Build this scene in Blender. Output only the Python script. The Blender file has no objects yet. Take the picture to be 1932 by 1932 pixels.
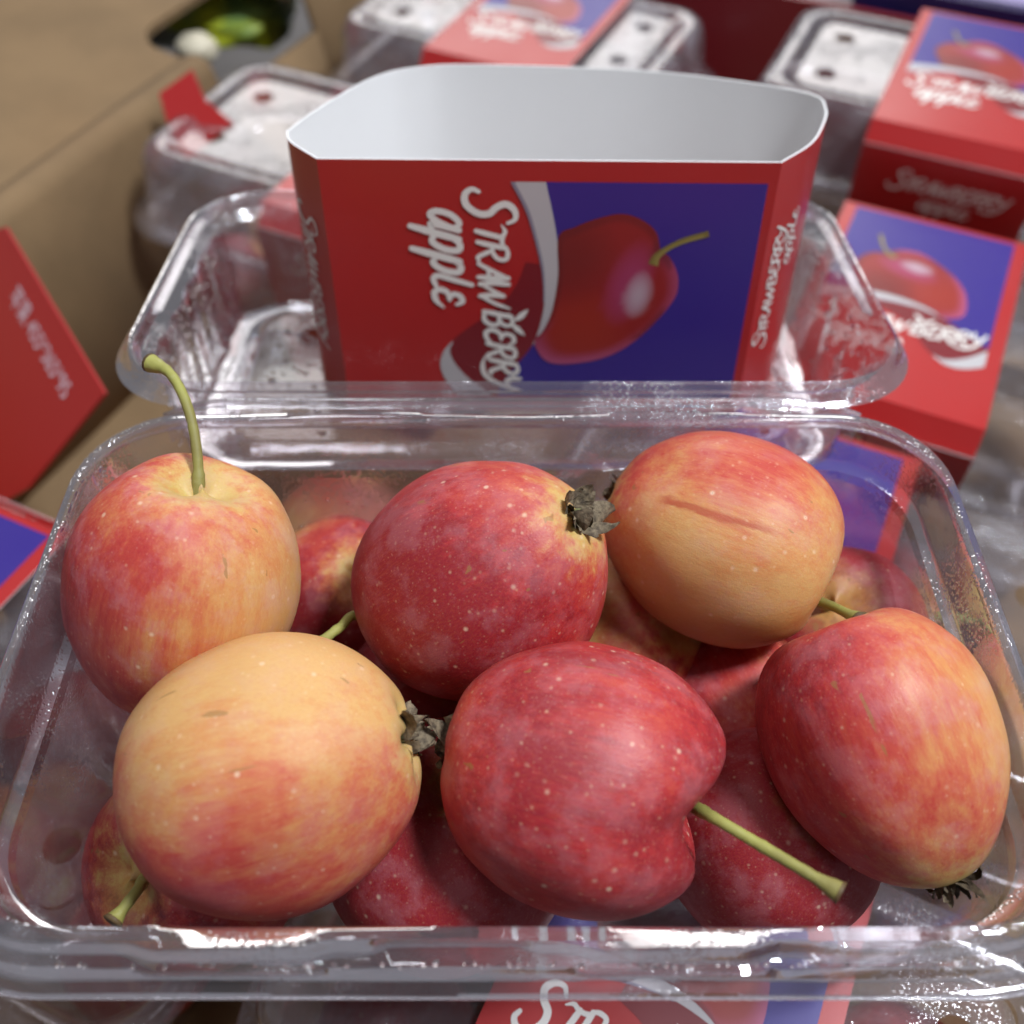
import bpy, bmesh, math, random
from mathutils import Vector, Matrix, noise as mnoise
from mathutils.geometry import tessellate_polygon
random.seed(7)
sc = bpy.context.scene
COL = sc.collection
R = math.radians

# ------------------------------------------------------------------ camera
PITCH = 50.4
CAM = Vector((0.0, -0.0985, 0.154))
cd = bpy.data.cameras.new('camera'); cam = bpy.data.objects.new('camera', cd); COL.objects.link(cam)
cam.location = CAM; cam.rotation_euler = (R(90 - PITCH), 0, 0)
cd.sensor_width = 36; cd.lens = 36 * 1896 / 1932
cd.clip_start = 0.005; cd.clip_end = 50
cd.dof.use_dof = True; cd.dof.focus_distance = 0.187; cd.dof.aperture_fstop = 10.5
sc.camera = cam

# ------------------------------------------------------------------ world and lamps
w = bpy.data.worlds.new('World'); sc.world = w; w.use_nodes = True
bg = w.node_tree.nodes['Background']; bg.inputs[0].default_value = (0.80, 0.79, 0.86, 1); bg.inputs[1].default_value = 0.20
def area(name, loc, target, size, size_y, power, col):
    l = bpy.data.lights.new(name, 'AREA'); l.shape = 'RECTANGLE'; l.size = size; l.size_y = size_y
    l.energy = power; l.color = col
    o = bpy.data.objects.new(name, l); COL.objects.link(o); o.location = loc
    o.rotation_euler = (Vector(target) - Vector(loc)).to_track_quat('-Z', 'Y').to_euler()
    return o
area('shop_lamp', (0.55, -0.06, 1.20), (0, 0.05, 0), 0.22, 0.22, 21.5, (0.90, 0.945, 1.0))
area('ceiling_lamp', (0.05, 2.2, 1.10), (0, 0.2, 0), 1.9, 0.8, 18, (1.0, 0.97, 0.93))
area('ceiling_lamp', (-0.45, 0.25, 1.6), (0, 0.1, 0), 0.15, 0.5, 4.5, (0.97, 0.96, 1.0))
sc.view_settings.view_transform = 'Standard'; sc.view_settings.look = 'None'
sc.view_settings.exposure = 0.0; sc.view_settings.gamma = 1
sc.cycles.use_denoising = True
sc.cycles.max_bounces = 6; sc.cycles.transparent_max_bounces = 28; sc.cycles.use_adaptive_sampling = True; sc.cycles.adaptive_threshold = 0.03
sc.cycles.caustics_reflective = False; sc.cycles.caustics_refractive = False
sc.cycles.sample_clamp_indirect = 4.0

# ------------------------------------------------------------------ picking points of the place
F_ = 1896.0; C_ = 966.0
_p = R(PITCH)
FW = Vector((0, math.cos(_p), -math.sin(_p))); UP = Vector((0, math.sin(_p), math.cos(_p))); RT = Vector((1, 0, 0))
def ray(x, y): return FW + RT * ((x - C_) / F_) - UP * ((y - C_) / F_)
def at(x, y, Z): return CAM + ray(x, y) * Z
def onz(x, y, z): r = ray(x, y); return CAM + r * ((z - CAM.z) / r.z)
def view_vec(r, u, t): return (RT * r + UP * u - FW * t).normalized()      # right, up, towards the viewer
YAW = R(-25.2)
G1 = Vector((math.cos(YAW), math.sin(YAW), 0)); G2 = Vector((-math.sin(YAW), math.cos(YAW), 0)); EZ = Vector((0, 0, 1))
def grid(g1, g2, z): return G1 * g1 + G2 * g2 + EZ * z
TOP = -0.076                                                             # top of the lower layer of boxes

# ------------------------------------------------------------------ object helpers
def tag(o, label=None, cat=None, group=None, kind=None):
    if label: o['label'] = label
    if cat: o['category'] = cat
    if group: o['group'] = group
    if kind: o['kind'] = kind
    return o
def empty(name, loc=(0, 0, 0), mat=None):
    o = bpy.data.objects.new(name, None); COL.objects.link(o); o.empty_display_size = 0.01
    if mat is not None: o.matrix_world = mat
    else: o.location = loc
    return o
def mesh_obj(name, verts, faces, mats, parent=None, smooth=True, fmats=None, cols=None):
    me = bpy.data.meshes.new(name); me.from_pydata([tuple(v) for v in verts], [], faces)
    if not isinstance(mats, (list, tuple)): mats = [mats]
    for m in mats: me.materials.append(m)
    if fmats: me.polygons.foreach_set('material_index', fmats)
    me.polygons.foreach_set('use_smooth', [smooth] * len(me.polygons))
    if cols:
        a = me.color_attributes.new('print', 'FLOAT_COLOR', 'POINT')
        for i, c in enumerate(cols): a.data[i].color = (c[0], c[1], c[2], 1)
    me.update()
    o = bpy.data.objects.new(name, me); COL.objects.link(o)
    if parent: o.parent = parent
    return o
def copy_tree(o, parent=None):
    c = o.copy(); COL.objects.link(c); c.parent = parent
    for ch in o.children: copy_tree(ch, c)
    return c
def catmull(pts, n=8, closed=False):
    pts = [Vector(p) for p in pts]; out = []; L = len(pts)
    rng = range(L) if closed else range(L - 1)
    for i in rng:
        p1, p2 = pts[i], pts[(i + 1) % L]
        p0 = pts[i - 1] if (closed or i > 0) else p1 * 2 - p2
        p3 = pts[(i + 2) % L] if (closed or i + 2 < L) else p2 * 2 - p1
        for k in range(n):
            t = k / n
            out.append(0.5 * ((2 * p1) + (p2 - p0) * t + (2 * p0 - 5 * p1 + 4 * p2 - p3) * t * t + (3 * p1 - p0 - 3 * p2 + p3) * t ** 3))
    if not closed: out.append(pts[-1])
    return out
def tube(path, radii, seg=12, cap=True):
    vs, fs = [], []; n = len(path)
    prev = None
    for i, p in enumerate(path):
        t = (path[min(i + 1, n - 1)] - path[max(i - 1, 0)]).normalized()
        ref = prev if prev is not None else (Vector((0, 0, 1)) if abs(t.z) < 0.9 else Vector((1, 0, 0)))
        a = (ref - t * ref.dot(t)).normalized(); b = t.cross(a); prev = a
        for k in range(seg):
            an = 2 * math.pi * k / seg
            vs.append(p + (a * math.cos(an) + b * math.sin(an)) * radii[i])
    for i in range(n - 1):
        for k in range(seg):
            k2 = (k + 1) % seg
            fs.append((i * seg + k, i * seg + k2, (i + 1) * seg + k2, (i + 1) * seg + k))
    if cap:
        fs.append(tuple(range(seg - 1, -1, -1))); fs.append(tuple((n - 1) * seg + k for k in range(seg)))
    return vs, fs
def box_mesh(c0, ax, ay, az):
    """closed slab from a corner and three edge vectors"""
    v = [c0 + ax * i + ay * j + az * k for k in (0, 1) for j in (0, 1) for i in (0, 1)]
    f = [(0, 2, 3, 1), (4, 5, 7, 6), (0, 1, 5, 4), (2, 6, 7, 3), (0, 4, 6, 2), (1, 3, 7, 5)]
    return v, f

# ------------------------------------------------------------------ materials
class NT:
    def __init__(s, name):
        s.m = bpy.data.materials.new(name); s.m.use_nodes = True; s.t = s.m.node_tree; s.t.nodes.clear()
        s.out = s.t.nodes.new('ShaderNodeOutputMaterial')
    def n(s, typ, **kw):
        nd = s.t.nodes.new(typ)
        for k, v in kw.items():
            if k.startswith('_'): setattr(nd, k[1:], v)
            else:
                key = int(k[1:]) if (k[0] == 'i' and k[1:].isdigit()) else k.replace('__', ' ')
                s.set(nd, key, v)
        return nd
    def set(s, nd, key, v):
        i = nd.inputs[key]
        if hasattr(v, 'is_output') or isinstance(v, bpy.types.NodeSocket): s.t.links.new(v, i)
        elif isinstance(v, bpy.types.Node): s.t.links.new(v.outputs[0], i)
        else: i.default_value = v
    def math(s, op, a, b=0.0, c=0.0, clamp=False):
        nd = s.n('ShaderNodeMath', _operation=op, _use_clamp=clamp); s.set(nd, 0, a); s.set(nd, 1, b)
        if op in ('MULTIPLY_ADD', 'SMOOTH_MIN'): s.set(nd, 2, c)
        return nd.outputs[0]
    def maprange(s, v, a, b, c=0.0, d=1.0, smooth=True):
        nd = s.n('ShaderNodeMapRange', _interpolation_type='SMOOTHSTEP' if smooth else 'LINEAR')
        for i, x in enumerate((v, a, b, c, d)): s.set(nd, i, x)
        return nd.outputs[0]
    def mix(s, f, a, b):
        nd = s.n('ShaderNodeMix', _data_type='RGBA'); s.set(nd, 0, f); s.set(nd, 6, a); s.set(nd, 7, b); return nd.outputs[2]
    def noise(s, vec, scale, detail=3.0, rough=0.5, dist=0.0):
        nd = s.n('ShaderNodeTexNoise'); s.set(nd, 'Vector', vec); s.set(nd, 'Scale', scale); s.set(nd, 'Detail', detail)
        s.set(nd, 'Roughness', rough); s.set(nd, 'Distortion', dist); return nd.outputs[0]
    def ramp(s, f, stops):
        nd = s.n('ShaderNodeValToRGB'); s.set(nd, 0, f); cr = nd.color_ramp
        while len(cr.elements) < len(stops): cr.elements.new(0.5)
        for e, (p, c) in zip(cr.elements, stops): e.position = p; e.color = (*c, 1)
        return nd.outputs[0]
    def done(s, shader): s.t.links.new(shader.outputs[0] if isinstance(shader, bpy.types.Node) else shader, s.out.inputs[0]); return s.m
def principled(k, **kw):
    p = k.n('ShaderNodeBsdfPrincipled')
    for a, v in kw.items(): k.set(p, a.replace('__', ' '), v)
    return p
def c4(c): return (c[0], c[1], c[2], 1)

def mat_card(name, col, rough=0.38, var=0.05, coat=0.25):
    k = NT(name); co = k.n('ShaderNodeTexCoord').outputs['Object']
    n = k.noise(co, 260, 4); n2 = k.noise(co, 25, 3)
    c = k.mix(k.maprange(n2, .3, .7, 0, var), c4(col), c4([x * .55 + .03 for x in col]))
    b = k.n('ShaderNodeBump', Strength=.04, Distance=.0004, Height=n)
    return k.done(principled(k, Base__Color=c, Roughness=k.maprange(n2, .3, .7, rough, rough + .1), Coat__Weight=coat, Coat__Roughness=.25, Normal=b.outputs[0]))
M_RED = mat_card('printed_red', (0.44, 0.016, 0.016), coat=.4)
M_REDDARK = mat_card('maroon_print_and_shade', (0.20, 0.010, 0.016))  # sleeve maroon ink; also shade painted into the far carton wall's colour
M_BLUE = mat_card('printed_blue', (0.035, 0.018, 0.235))
M_SILVER = mat_card('printed_silver', (0.55, 0.53, 0.54), var=.2)
M_SILVERDARK = mat_card('printed_grey', (0.25, 0.23, 0.30))
M_WHITEINK = mat_card('printed_white', (0.86, 0.84, 0.79))
M_PINKINK = mat_card('stamped_white', (0.80, 0.62, 0.68))
M_CARDIN = mat_card('white_board', (0.90, 0.90, 0.90), rough=.6, coat=0)
def mat_picture():
    k = NT('printed_picture'); a = k.n('ShaderNodeVertexColor', _layer_name='print')
    return k.done(principled(k, Base__Color=a.outputs[0], Roughness=.4, Coat__Weight=.25, Coat__Roughness=.25))
M_PICTURE = mat_picture()

def mat_kraft(name, col):
    k = NT(name); co = k.n('ShaderNodeTexCoord').outputs['Object']
    mp = k.n('ShaderNodeMapping'); k.set(mp, 0, co); mp.inputs['Scale'].default_value = (1, 1, 1)
    n = k.noise(co, 30, 6, .6); n2 = k.noise(co, 900, 3); n3 = k.noise(co, 7, 2)
    c = k.mix(k.maprange(n, .3, .7), c4(col), c4([x * .82 for x in col]))
    c = k.mix(k.maprange(n2, .35, .75, 0, .25), c, c4([x * .6 for x in col]))
    c = k.mix(k.maprange(n3, .45, .7, 0, .35), c, c4((col[0] * 1.05, col[1] * .92, col[2] * .8)))
    b = k.n('ShaderNodeBump', Strength=.25, Distance=.0008, Height=n)
    return k.done(principled(k, Base__Color=c, Roughness=.85, Normal=b.outputs[0]))
M_KRAFT = mat_kraft('kraft_board', (0.27, 0.172, 0.084))

def mat_plastic(name, haze=0.10, wet=0.5, tint=(.93, .915, .94), grain=1500, rough=.06, cap=.75):
    """thin clear film: mostly see-through, fresnel gloss on both faces, a little milky haze and dew"""
    k = NT(name); co = k.n('ShaderNodeTexCoord').outputs['Object']
    big = k.noise(co, 40, 3, .65)
    mask = k.maprange(big, .45, .62)
    vo = k.n('ShaderNodeTexVoronoi', Vector=co, Scale=float(grain)); vd = vo.outputs['Distance']
    drop = k.maprange(vd, .05, .5, 1, 0)
    hgt = k.math('ADD', k.math('MULTIPLY', drop, k.math('MULTIPLY', mask, wet)), k.math('MULTIPLY', big, 2.2))
    b = k.n('ShaderNodeBump', Strength=.55, Distance=.00035, Height=hgt)
    fr = k.n('ShaderNodeFresnel', IOR=1.5, Normal=b.outputs[0])
    fac = k.math('MINIMUM', k.math('MULTIPLY', fr.outputs[0], 1.7), cap)
    tr = k.n('ShaderNodeBsdfTransparent', Color=c4(tint))
    gl = k.n('ShaderNodeBsdfGlossy', Color=(.97, .97, 1, 1), Roughness=rough, Normal=b.outputs[0])
    df = k.n('ShaderNodeBsdfDiffuse', Color=(.82, .80, .86, 1)); tl = k.n('ShaderNodeBsdfTranslucent', Color=(.82, .80, .86, 1))
    dm = k.n('ShaderNodeMixShader'); k.set(dm, 0, .45); k.set(dm, 1, df); k.set(dm, 2, tl)
    hz = k.math('ADD', haze * .6, k.math('MULTIPLY', mask, k.math('MULTIPLY', k.maprange(vd, .1, .6, 1, .3), haze * 1.5)))
    m1 = k.n('ShaderNodeMixShader'); k.set(m1, 0, hz); k.set(m1, 1, tr); k.set(m1, 2, dm)
    m2 = k.n('ShaderNodeMixShader'); k.set(m2, 0, fac); k.set(m2, 1, m1); k.set(m2, 2, gl)
    return k.done(m2)
M_PET = mat_plastic('clear_plastic', haze=.125, wet=.7, rough=.14, cap=.42)
M_PETRIM = mat_plastic('rim_plastic', haze=.11, wet=.45, rough=.05, cap=.65, grain=1300)
M_PETWET = mat_plastic('dewy_plastic', haze=.17, wet=.6, grain=1300, rough=.11)
M_PETEDGE = mat_plastic('plastic_edge', haze=.45, wet=.2)
def mat_water():
    k = NT('water'); return k.done(k.n('ShaderNodeBsdfGlass', IOR=1.33, Roughness=0.0))
M_WATER = mat_water()

def mat_apple(name, seed, red_dir, bias, amp=.55, bloom=.25, yellow=(.66, .385, .145), streak=.45, dots=1.0, scar=None, endk=1.0):
    k = NT(name); co = k.n('ShaderNodeTexCoord').outputs['Object']
    mp = k.n('ShaderNodeMapping'); k.set(mp, 0, co); mp.inputs['Scale'].default_value = (42, 42, 42)
    P = k.n('ShaderNodeVectorMath', _operation='ADD', i0=mp.outputs[0], i1=(seed * 3.1, seed * 1.7, seed * 5.3)).outputs[0]
    nrm = k.n('ShaderNodeVectorMath', _operation='NORMALIZE', i0=co).outputs[0]
    d = k.n('ShaderNodeVectorMath', _operation='DOT_PRODUCT', i0=nrm, i1=tuple(red_dir)).outputs['Value']
    ms = k.n('ShaderNodeMapping'); k.set(ms, 0, P); ms.inputs['Scale'].default_value = (5.5, 5.5, .9)
    st = k.noise(ms.outputs[0], 1.6, 5, .62); big = k.noise(P, 1.1, 4, .55); fine = k.noise(ms.outputs[0], 7, 4, .7)
    v = k.math('MULTIPLY_ADD', d, amp, bias)
    v = k.math('ADD', v, k.math('MULTIPLY', k.math('SUBTRACT', big, .5), 1.05))
    v = k.math('ADD', v, k.math('MULTIPLY', k.math('SUBTRACT', st, .5), streak * 1.5))
    v = k.math('ADD', v, k.math('MULTIPLY', k.math('SUBTRACT', fine, .5), .42))
    sep = k.n('ShaderNodeSeparateXYZ', i0=mp.outputs[0])
    zz = sep.outputs[2]
    rr = k.math('SQRT', k.math('ADD', k.math('MULTIPLY', sep.outputs[0], sep.outputs[0]), k.math('MULTIPLY', sep.outputs[1], sep.outputs[1])))
    endm = k.maprange(k.math('ADD', rr, k.math('MULTIPLY', k.math('SUBTRACT', st, .5), .5)), .06, .52, 1, 0)
    v = k.math('SUBTRACT', v, k.math('MULTIPLY', endm, .55 * endk))
    col = k.ramp(v, [(0.0, yellow), (.25, (.63, .27, .095)), (.45, (.58, .145, .068)), (.62, (.52, .062, .044)), (.80, (.44, .028, .034)), (1.0, (.29, .013, .024))])
    col = k.mix(k.math('MULTIPLY', endm, .55 * endk), col, (.52, .46, .12, 1))
    mot = k.noise(ms.outputs[0], 15, 4, .75)
    col = k.mix(k.maprange(mot, .42, .68, 0, .20), col, (.50, .13, .045, 1))          # crisp fine flecks
    # pale corky pores, some with a dark centre
    def pores(scale, r0, r1, keep, off):
        vo = k.n('ShaderNodeTexVoronoi', Scale=scale, Randomness=1.0)
        k.set(vo, 'Vector', k.n('ShaderNodeVectorMath', _operation='ADD', i0=P, i1=(off, off * 2, off * 3)).outputs[0])
        rnd = k.n('ShaderNodeSeparateColor', i0=vo.outputs['Color'])
        on = k.math('MULTIPLY', k.math('GREATER_THAN', rnd.outputs[0], keep), k.maprange(rnd.outputs[1], 0, 1, .25, 1.0, False))
        return k.math('MULTIPLY', k.maprange(vo.outputs['Distance'], r0, r1, 1, 0), on), vo.outputs['Distance'], on
    d1, dist1, on1 = pores(5.6, .015, .165, .22, 1.3)
    d2, _, _ = pores(11.0, .02, .22, .40, 7.7)
    d3, _, _ = pores(30, .05, .34, .50, 3.9)
    pale = k.mix(.35, (.86, .66, .42, 1), col)
    col = k.mix(k.math('MULTIPLY', d3, .26 * dots), col, pale)
    col = k.mix(k.math('MULTIPLY', d2, .55 * dots), col, pale)
    col = k.mix(k.math('MULTIPLY', d1, .74 * dots), col, (.86, .66, .46, 1))
    dk = k.math('MULTIPLY', k.maprange(dist1, .012, .035, 1, 0), k.math('MULTIPLY', on1, .55))
    col = k.mix(dk, col, (.13, .07, .03, 1))
    # waxy bloom and rubbed patches
    bl = k.math('MULTIPLY', k.maprange(k.noise(P, 2.9, 5, .68, .15), .44, .64), bloom * .75)
    bl = k.math('ADD', bl, k.math('MULTIPLY', k.maprange(k.noise(P, 34, 3, .7), .55, .75), .10))
    col = k.mix(bl, col, (.64, .37, .42, 1))
    if scar:                                                              # a long reddish rub mark
        n_, cc, e_, e0, e1 = scar
        dd = k.n('ShaderNodeVectorMath', _operation='DOT_PRODUCT', i0=mp.outputs[0], i1=tuple(n_)).outputs['Value']
        dd = k.math('ABSOLUTE', k.math('SUBTRACT', k.math('ADD', dd, k.math('MULTIPLY', k.math('SUBTRACT', st, .5), .16)), cc))
        ee = k.n('ShaderNodeVectorMath', _operation='DOT_PRODUCT', i0=mp.outputs[0], i1=tuple(e_)).outputs['Value']
        mk = k.math('MULTIPLY', k.maprange(dd, .012, .05, .75, 0), k.math('MULTIPLY', k.maprange(ee, e0, e0 + .12), k.maprange(ee, e1 - .3, e1, 1, 0)))
        col = k.mix(mk, col, (.42, .06, .03, 1))
    # odd bruises and russet scratches
    sc1 = k.n('ShaderNodeMapping'); k.set(sc1, 0, P); sc1.inputs['Scale'].default_value = (3.0, 3.0, .5); sc1.inputs['Rotation'].default_value = (seed, .6, seed * .7)
    scr = k.maprange(k.noise(sc1.outputs[0], 3.2, 2, .4, .5), .735, .76, 0, .6)
    col = k.mix(scr, col, (.30, .16, .05, 1))
    hb = k.math('ADD', k.math('MULTIPLY', fine, .5), k.math('ADD', k.math('MULTIPLY', d1, -.25), k.math('MULTIPLY', k.noise(P, 60, 3), .35)))
    b = k.n('ShaderNodeBump', Strength=.22, Distance=.0006, Height=hb)
    ro = k.math('ADD', k.maprange(big, .3, .7, .42, .54), k.math('MULTIPLY', bl, .4))
    p = principled(k, Base__Color=col, Roughness=ro, Specular__IOR__Level=.42, Subsurface__Weight=.12, Subsurface__Scale=.004, Normal=b.outputs[0], Sheen__Weight=.0)
    p.inputs['Subsurface Radius'].default_value = (1.0, .35, .15)
    return k.done(p)
def mat_stem():
    k = NT('apple_stem'); co = k.n('ShaderNodeTexCoord').outputs['Object']
    n = k.noise(co, 420, 4, .6); n2 = k.noise(co, 90, 3)
    c = k.mix(k.maprange(n2, .35, .65), (.34, .33, .08, 1), (.24, .21, .06, 1)); c = k.mix(k.maprange(n, .55, .75, 0, .5), c, (.42, .40, .22, 1))
    b = k.n('ShaderNodeBump', Strength=.5, Distance=.0004, Height=n)
    return k.done(principled(k, Base__Color=c, Roughness=.6, Normal=b.outputs[0]))
M_STEM = mat_stem()
def mat_plain(name, col, rough=.6, nscale=300, var=.5, bump=.3, col2=None):
    k = NT(name); co = k.n('ShaderNodeTexCoord').outputs['Object']; n = k.noise(co, nscale, 4, .6)
    c = k.mix(k.maprange(n, .3, .7, 0, var), c4(col), c4(col2 if col2 else [x * .4 for x in col]))
    b = k.n('ShaderNodeBump', Strength=bump, Distance=.0005, Height=n)
    return k.done(principled(k, Base__Color=c, Roughness=rough, Normal=b.outputs[0]))
M_STEMEND = mat_plain('stem_end', (.13, .08, .03))
M_CALYX = mat_plain('dried_sepal', (.24, .185, .115), .8, 900, .95, .8, (.060, .042, .028))
M_CALYXG = mat_plain('green_sepal', (.22, .23, .09), .7, 500, .8, .5, (.07, .06, .03))
M_TABLE = mat_plain('grey_table', (.30, .29, .31), .5, 8, .3, .05)
M_NAVY = mat_plain('navy_plastic', (.020, .012, .085), .4, 60, .3, .05)
M_LAV = mat_plain('lavender_plastic', (.42, .36, .62), .4, 60, .3, .05)
M_CREAM = mat_plain('cream_skin', (.78, .72, .55), .5, 60, .4, .1, (.62, .52, .36))
M_PACK = mat_plain('green_pack', (.62, .66, .02), .5, 38, 1.0, .2, (.05, .16, .06))
M_FOIL = mat_plain('silver_foil', (.36, .42, .38), .3, 60, .6, .3)

# ------------------------------------------------------------------ table and carton
v, f = box_mesh(Vector((-3, -3, -.215)), Vector((6, 0, 0)), Vector((0, 6, 0)), Vector((0, 0, .035)))
tag(mesh_obj('table_top', v, f, M_TABLE, smooth=False), kind='structure')

carton = empty('carton', grid(-.05, .2, -.1795))
tag(carton, 'brown open cardboard carton holding the sleeved punnets, hand hole in its side', 'carton')
def cpart(name, v, f, m, smooth=False, parent=carton):
    inv = parent.matrix_world.inverted() if parent is not carton else Matrix.Translation(-carton.location)
    return mesh_obj(name, [inv @ Vector(p) for p in v], f, m, parent, smooth)
T_ = .0035
FLOORZ = -.1725
v, f = box_mesh(grid(-.268, -.13, FLOORZ - .005), G1 * .445, G2 * .585, EZ * .005); cpart('carton_floor', v, f, M_KRAFT)
# left wall leans out a little; rounded fold at its top, then the flap that lies open
def sheet(profile, g2a, g2b, thick, nseg=1):
    """profile = [(g1, z)...]: an extruded board of given thickness"""
    n = len(profile); vs, fs = [], []
    for gg in (g2a, g2b):
        for s in (0, 1):
            for i, (a, z) in enumerate(profile):
                p0 = Vector(profile[max(i - 1, 0)]); p1 = Vector(profile[min(i + 1, n - 1)]); t = (p1 - p0).normalized(); nn = Vector((t.y, -t.x))
                vs.append(grid(a + nn.x * thick * s, gg, z + nn.y * thick * s))
    A, B, Cc, D = 0, n, 2 * n, 3 * n
    for i in range(n - 1):
        fs += [(A + i, A + i + 1, Cc + i + 1, Cc + i), (B + i, D + i, D + i + 1, B + i + 1), (A + i, B + i, B + i + 1, A + i + 1), (Cc + i, Cc + i + 1, D + i + 1, D + i)]
    fs += [(A, Cc, D, B), (A + n - 1, B + n - 1, D + n - 1, Cc + n - 1)]
    return vs, fs
WT = -.0765
prof = [(-.266, FLOORZ), (-.286, WT - .004), (-.2875, WT - .001), (-.290, WT), (-.296, WT - .0008)]
NA, NB = .270, .352                                                       # hand hole cut through the fold
for ga, gb_ in ((-.12, NA), (NB, .45)):
    v, f = sheet(prof, ga, gb_, T_); cpart('carton_wall', v, f, M_KRAFT, True)
lowp = [(-.266, FLOORZ), (-.266 - .020 * (.078 / .092), FLOORZ + .078)]
v, f = sheet(lowp, NA + .0002, NB - .0002, T_); cpart('carton_wall', v, f, M_KRAFT, True)
v, f = box_mesh(grid(-.265, .452, FLOORZ), G1 * .437, G2 * .004, EZ * .098); cpart('carton_wall', v, f, M_REDDARK)  # red far wall, its shade put into the colour as dark maroon
v, f = box_mesh(grid(.173, -.12, FLOORZ), G1 * .004, G2 * .57, EZ * .090); cpart('carton_wall', v, f, M_KRAFT)
v, f = box_mesh(grid(-.265, -.124, FLOORZ), G1 * .437, G2 * .0038, EZ * .094); cpart('carton_wall', v, f, M_KRAFT)
v, f = box_mesh(grid(-.052, .316, FLOORZ + .0004), G1 * .19, G2 * .118, EZ * .0178); cpart('packing_pad', v, f, M_KRAFT)
# flap with a rounded hand hole
def flat_with_holes(outer, holes, thick, z=0.0):
    cu = bpy.data.curves.new('outline', 'CURVE'); cu.dimensions = '2D'; cu.fill_mode = 'BOTH'; cu.extrude = thick / 2
    for lp in [outer] + holes:
        s = cu.splines.new('POLY'); s.points.add(len(lp) - 1); s.use_cyclic_u = True
        for i, p in enumerate(lp): s.points[i].co = (p[0], p[1], z, 1)
    o = bpy.data.objects.new('outline', cu); COL.objects.link(o)
    dg = bpy.context.evaluated_depsgraph_get(); dg.update(); me = o.evaluated_get(dg).to_mesh()
    vs = [Vector(q.co) for q in me.vertices]; fs = [tuple(p.vertices) for p in me.polygons]
    bpy.data.objects.remove(o); bpy.data.curves.remove(cu)
    return vs, fs
def rrect(x0, x1, y0, y1, r, n=7):
    out = []
    for cx, cy, a0 in ((x1 - r, y1 - r, 0), (x0 + r, y1 - r, 90), (x0 + r, y0 + r, 180), (x1 - r, y0 + r, 270)):
        for k in range(n + 1):
            a = R(a0 + 90 * k / n); out.append((cx + r * math.cos(a), cy + r * math.sin(a)))
    return out
fv, ff = flat_with_holes([(-.36, -.12), (0, -.12), (0, NA)] + [(-.016 + .018 * math.cos(R(q)) , NA + .018 + .018 * math.sin(R(q))) for q in range(270, 179, -10)] + [(-.016 + .018 * math.cos(R(q)), NB - .018 + .018 * math.sin(R(q))) for q in range(180, 89, -10)] + [(0, NB), (0, .53), (-.36, .53)], [], .004)
FT = R(7)
fv = [grid(-.296 + p.x * math.cos(FT), p.y, WT - .0028 - p.x * math.sin(FT) * 1.0 + p.z) for p in fv]
cpart('carton_flap', fv, ff, M_KRAFT)
# red printed flap with the carton size stamped on it
def poly_slab(pts, thick):
    n = len(pts); nn = (pts[1] - pts[0]).cross(pts[2] - pts[0]).normalized()
    if nn.z < 0: nn = -nn
    vs = list(pts) + [p - nn * thick for p in pts]
    fs = [tuple(range(n)), tuple(range(2 * n - 1, n - 1, -1))] + [(i, (i + 1) % n, n + (i + 1) % n, n + i) for i in range(n)]
    return vs, fs, nn
def plane_pts(pix, A, n): return [onplane(x, y, A, n) for x, y in pix]
def onplane(x, y, P, n): r = ray(x, y); return CAM + r * ((P - CAM).dot(n) / r.dot(n))
fA = onz(10, 428, -.052); fB = onz(197, 742, -.062); fn = (fB - fA).cross(Vector((-.06, -.035, -.075))).normalized()
if fn.z < 0: fn = -fn
rp = plane_pts([(10, 428), (197, 742), (52, 921), (-60, 985), (-70, 455)], fA, fn)
v, f, rn = poly_slab(rp, .0012)
rf = cpart('printed_flap', v, f, M_RED); rf['label'] = 'bright red printed flap with white lettering'
fc = bpy.data.curves.new('lettering', 'FONT'); fc.body = '\u82f9\u679c 455*365*95'; fc.size = 1; fc.extrude = 0
fo = bpy.data.objects.new('lettering', fc); COL.objects.link(fo)
dg = bpy.context.evaluated_depsgraph_get(); dg.update(); tm = fo.evaluated_get(dg).to_mesh()
tv = [Vector(q.co) for q in tm.vertices]; tf = [tuple(p.vertices) for p in tm.polygons]
bpy.data.objects.remove(fo); bpy.data.curves.remove(fc)
if tv:
    wx = max(p.x for p in tv)
    a0 = onplane(20, 562, rp[0], rn); a1 = onplane(122, 752, rp[0], rn); ex = (a1 - a0); L = ex.length; ex.normalize()
    ey = rn.cross(ex); s = L / wx
    tv = [a0 + ex * (p.x * s) + ey * ((p.y * 1.25 - .1) * s) + rn * .00025 for p in tv]
    cpart('lettering', tv, tf, M_PINKINK)
tA = onz(318, 240, -.074); tn = Vector((-.15, -.70, .75)).normalized()
tp = plane_pts([(300, 176), (362, 131), (385, 185), (440, 232), (352, 300), (318, 240)], tA, tn)
v, f, _ = poly_slab(tp, .0012); cpart('red_tab', v, f, M_RED)

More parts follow.
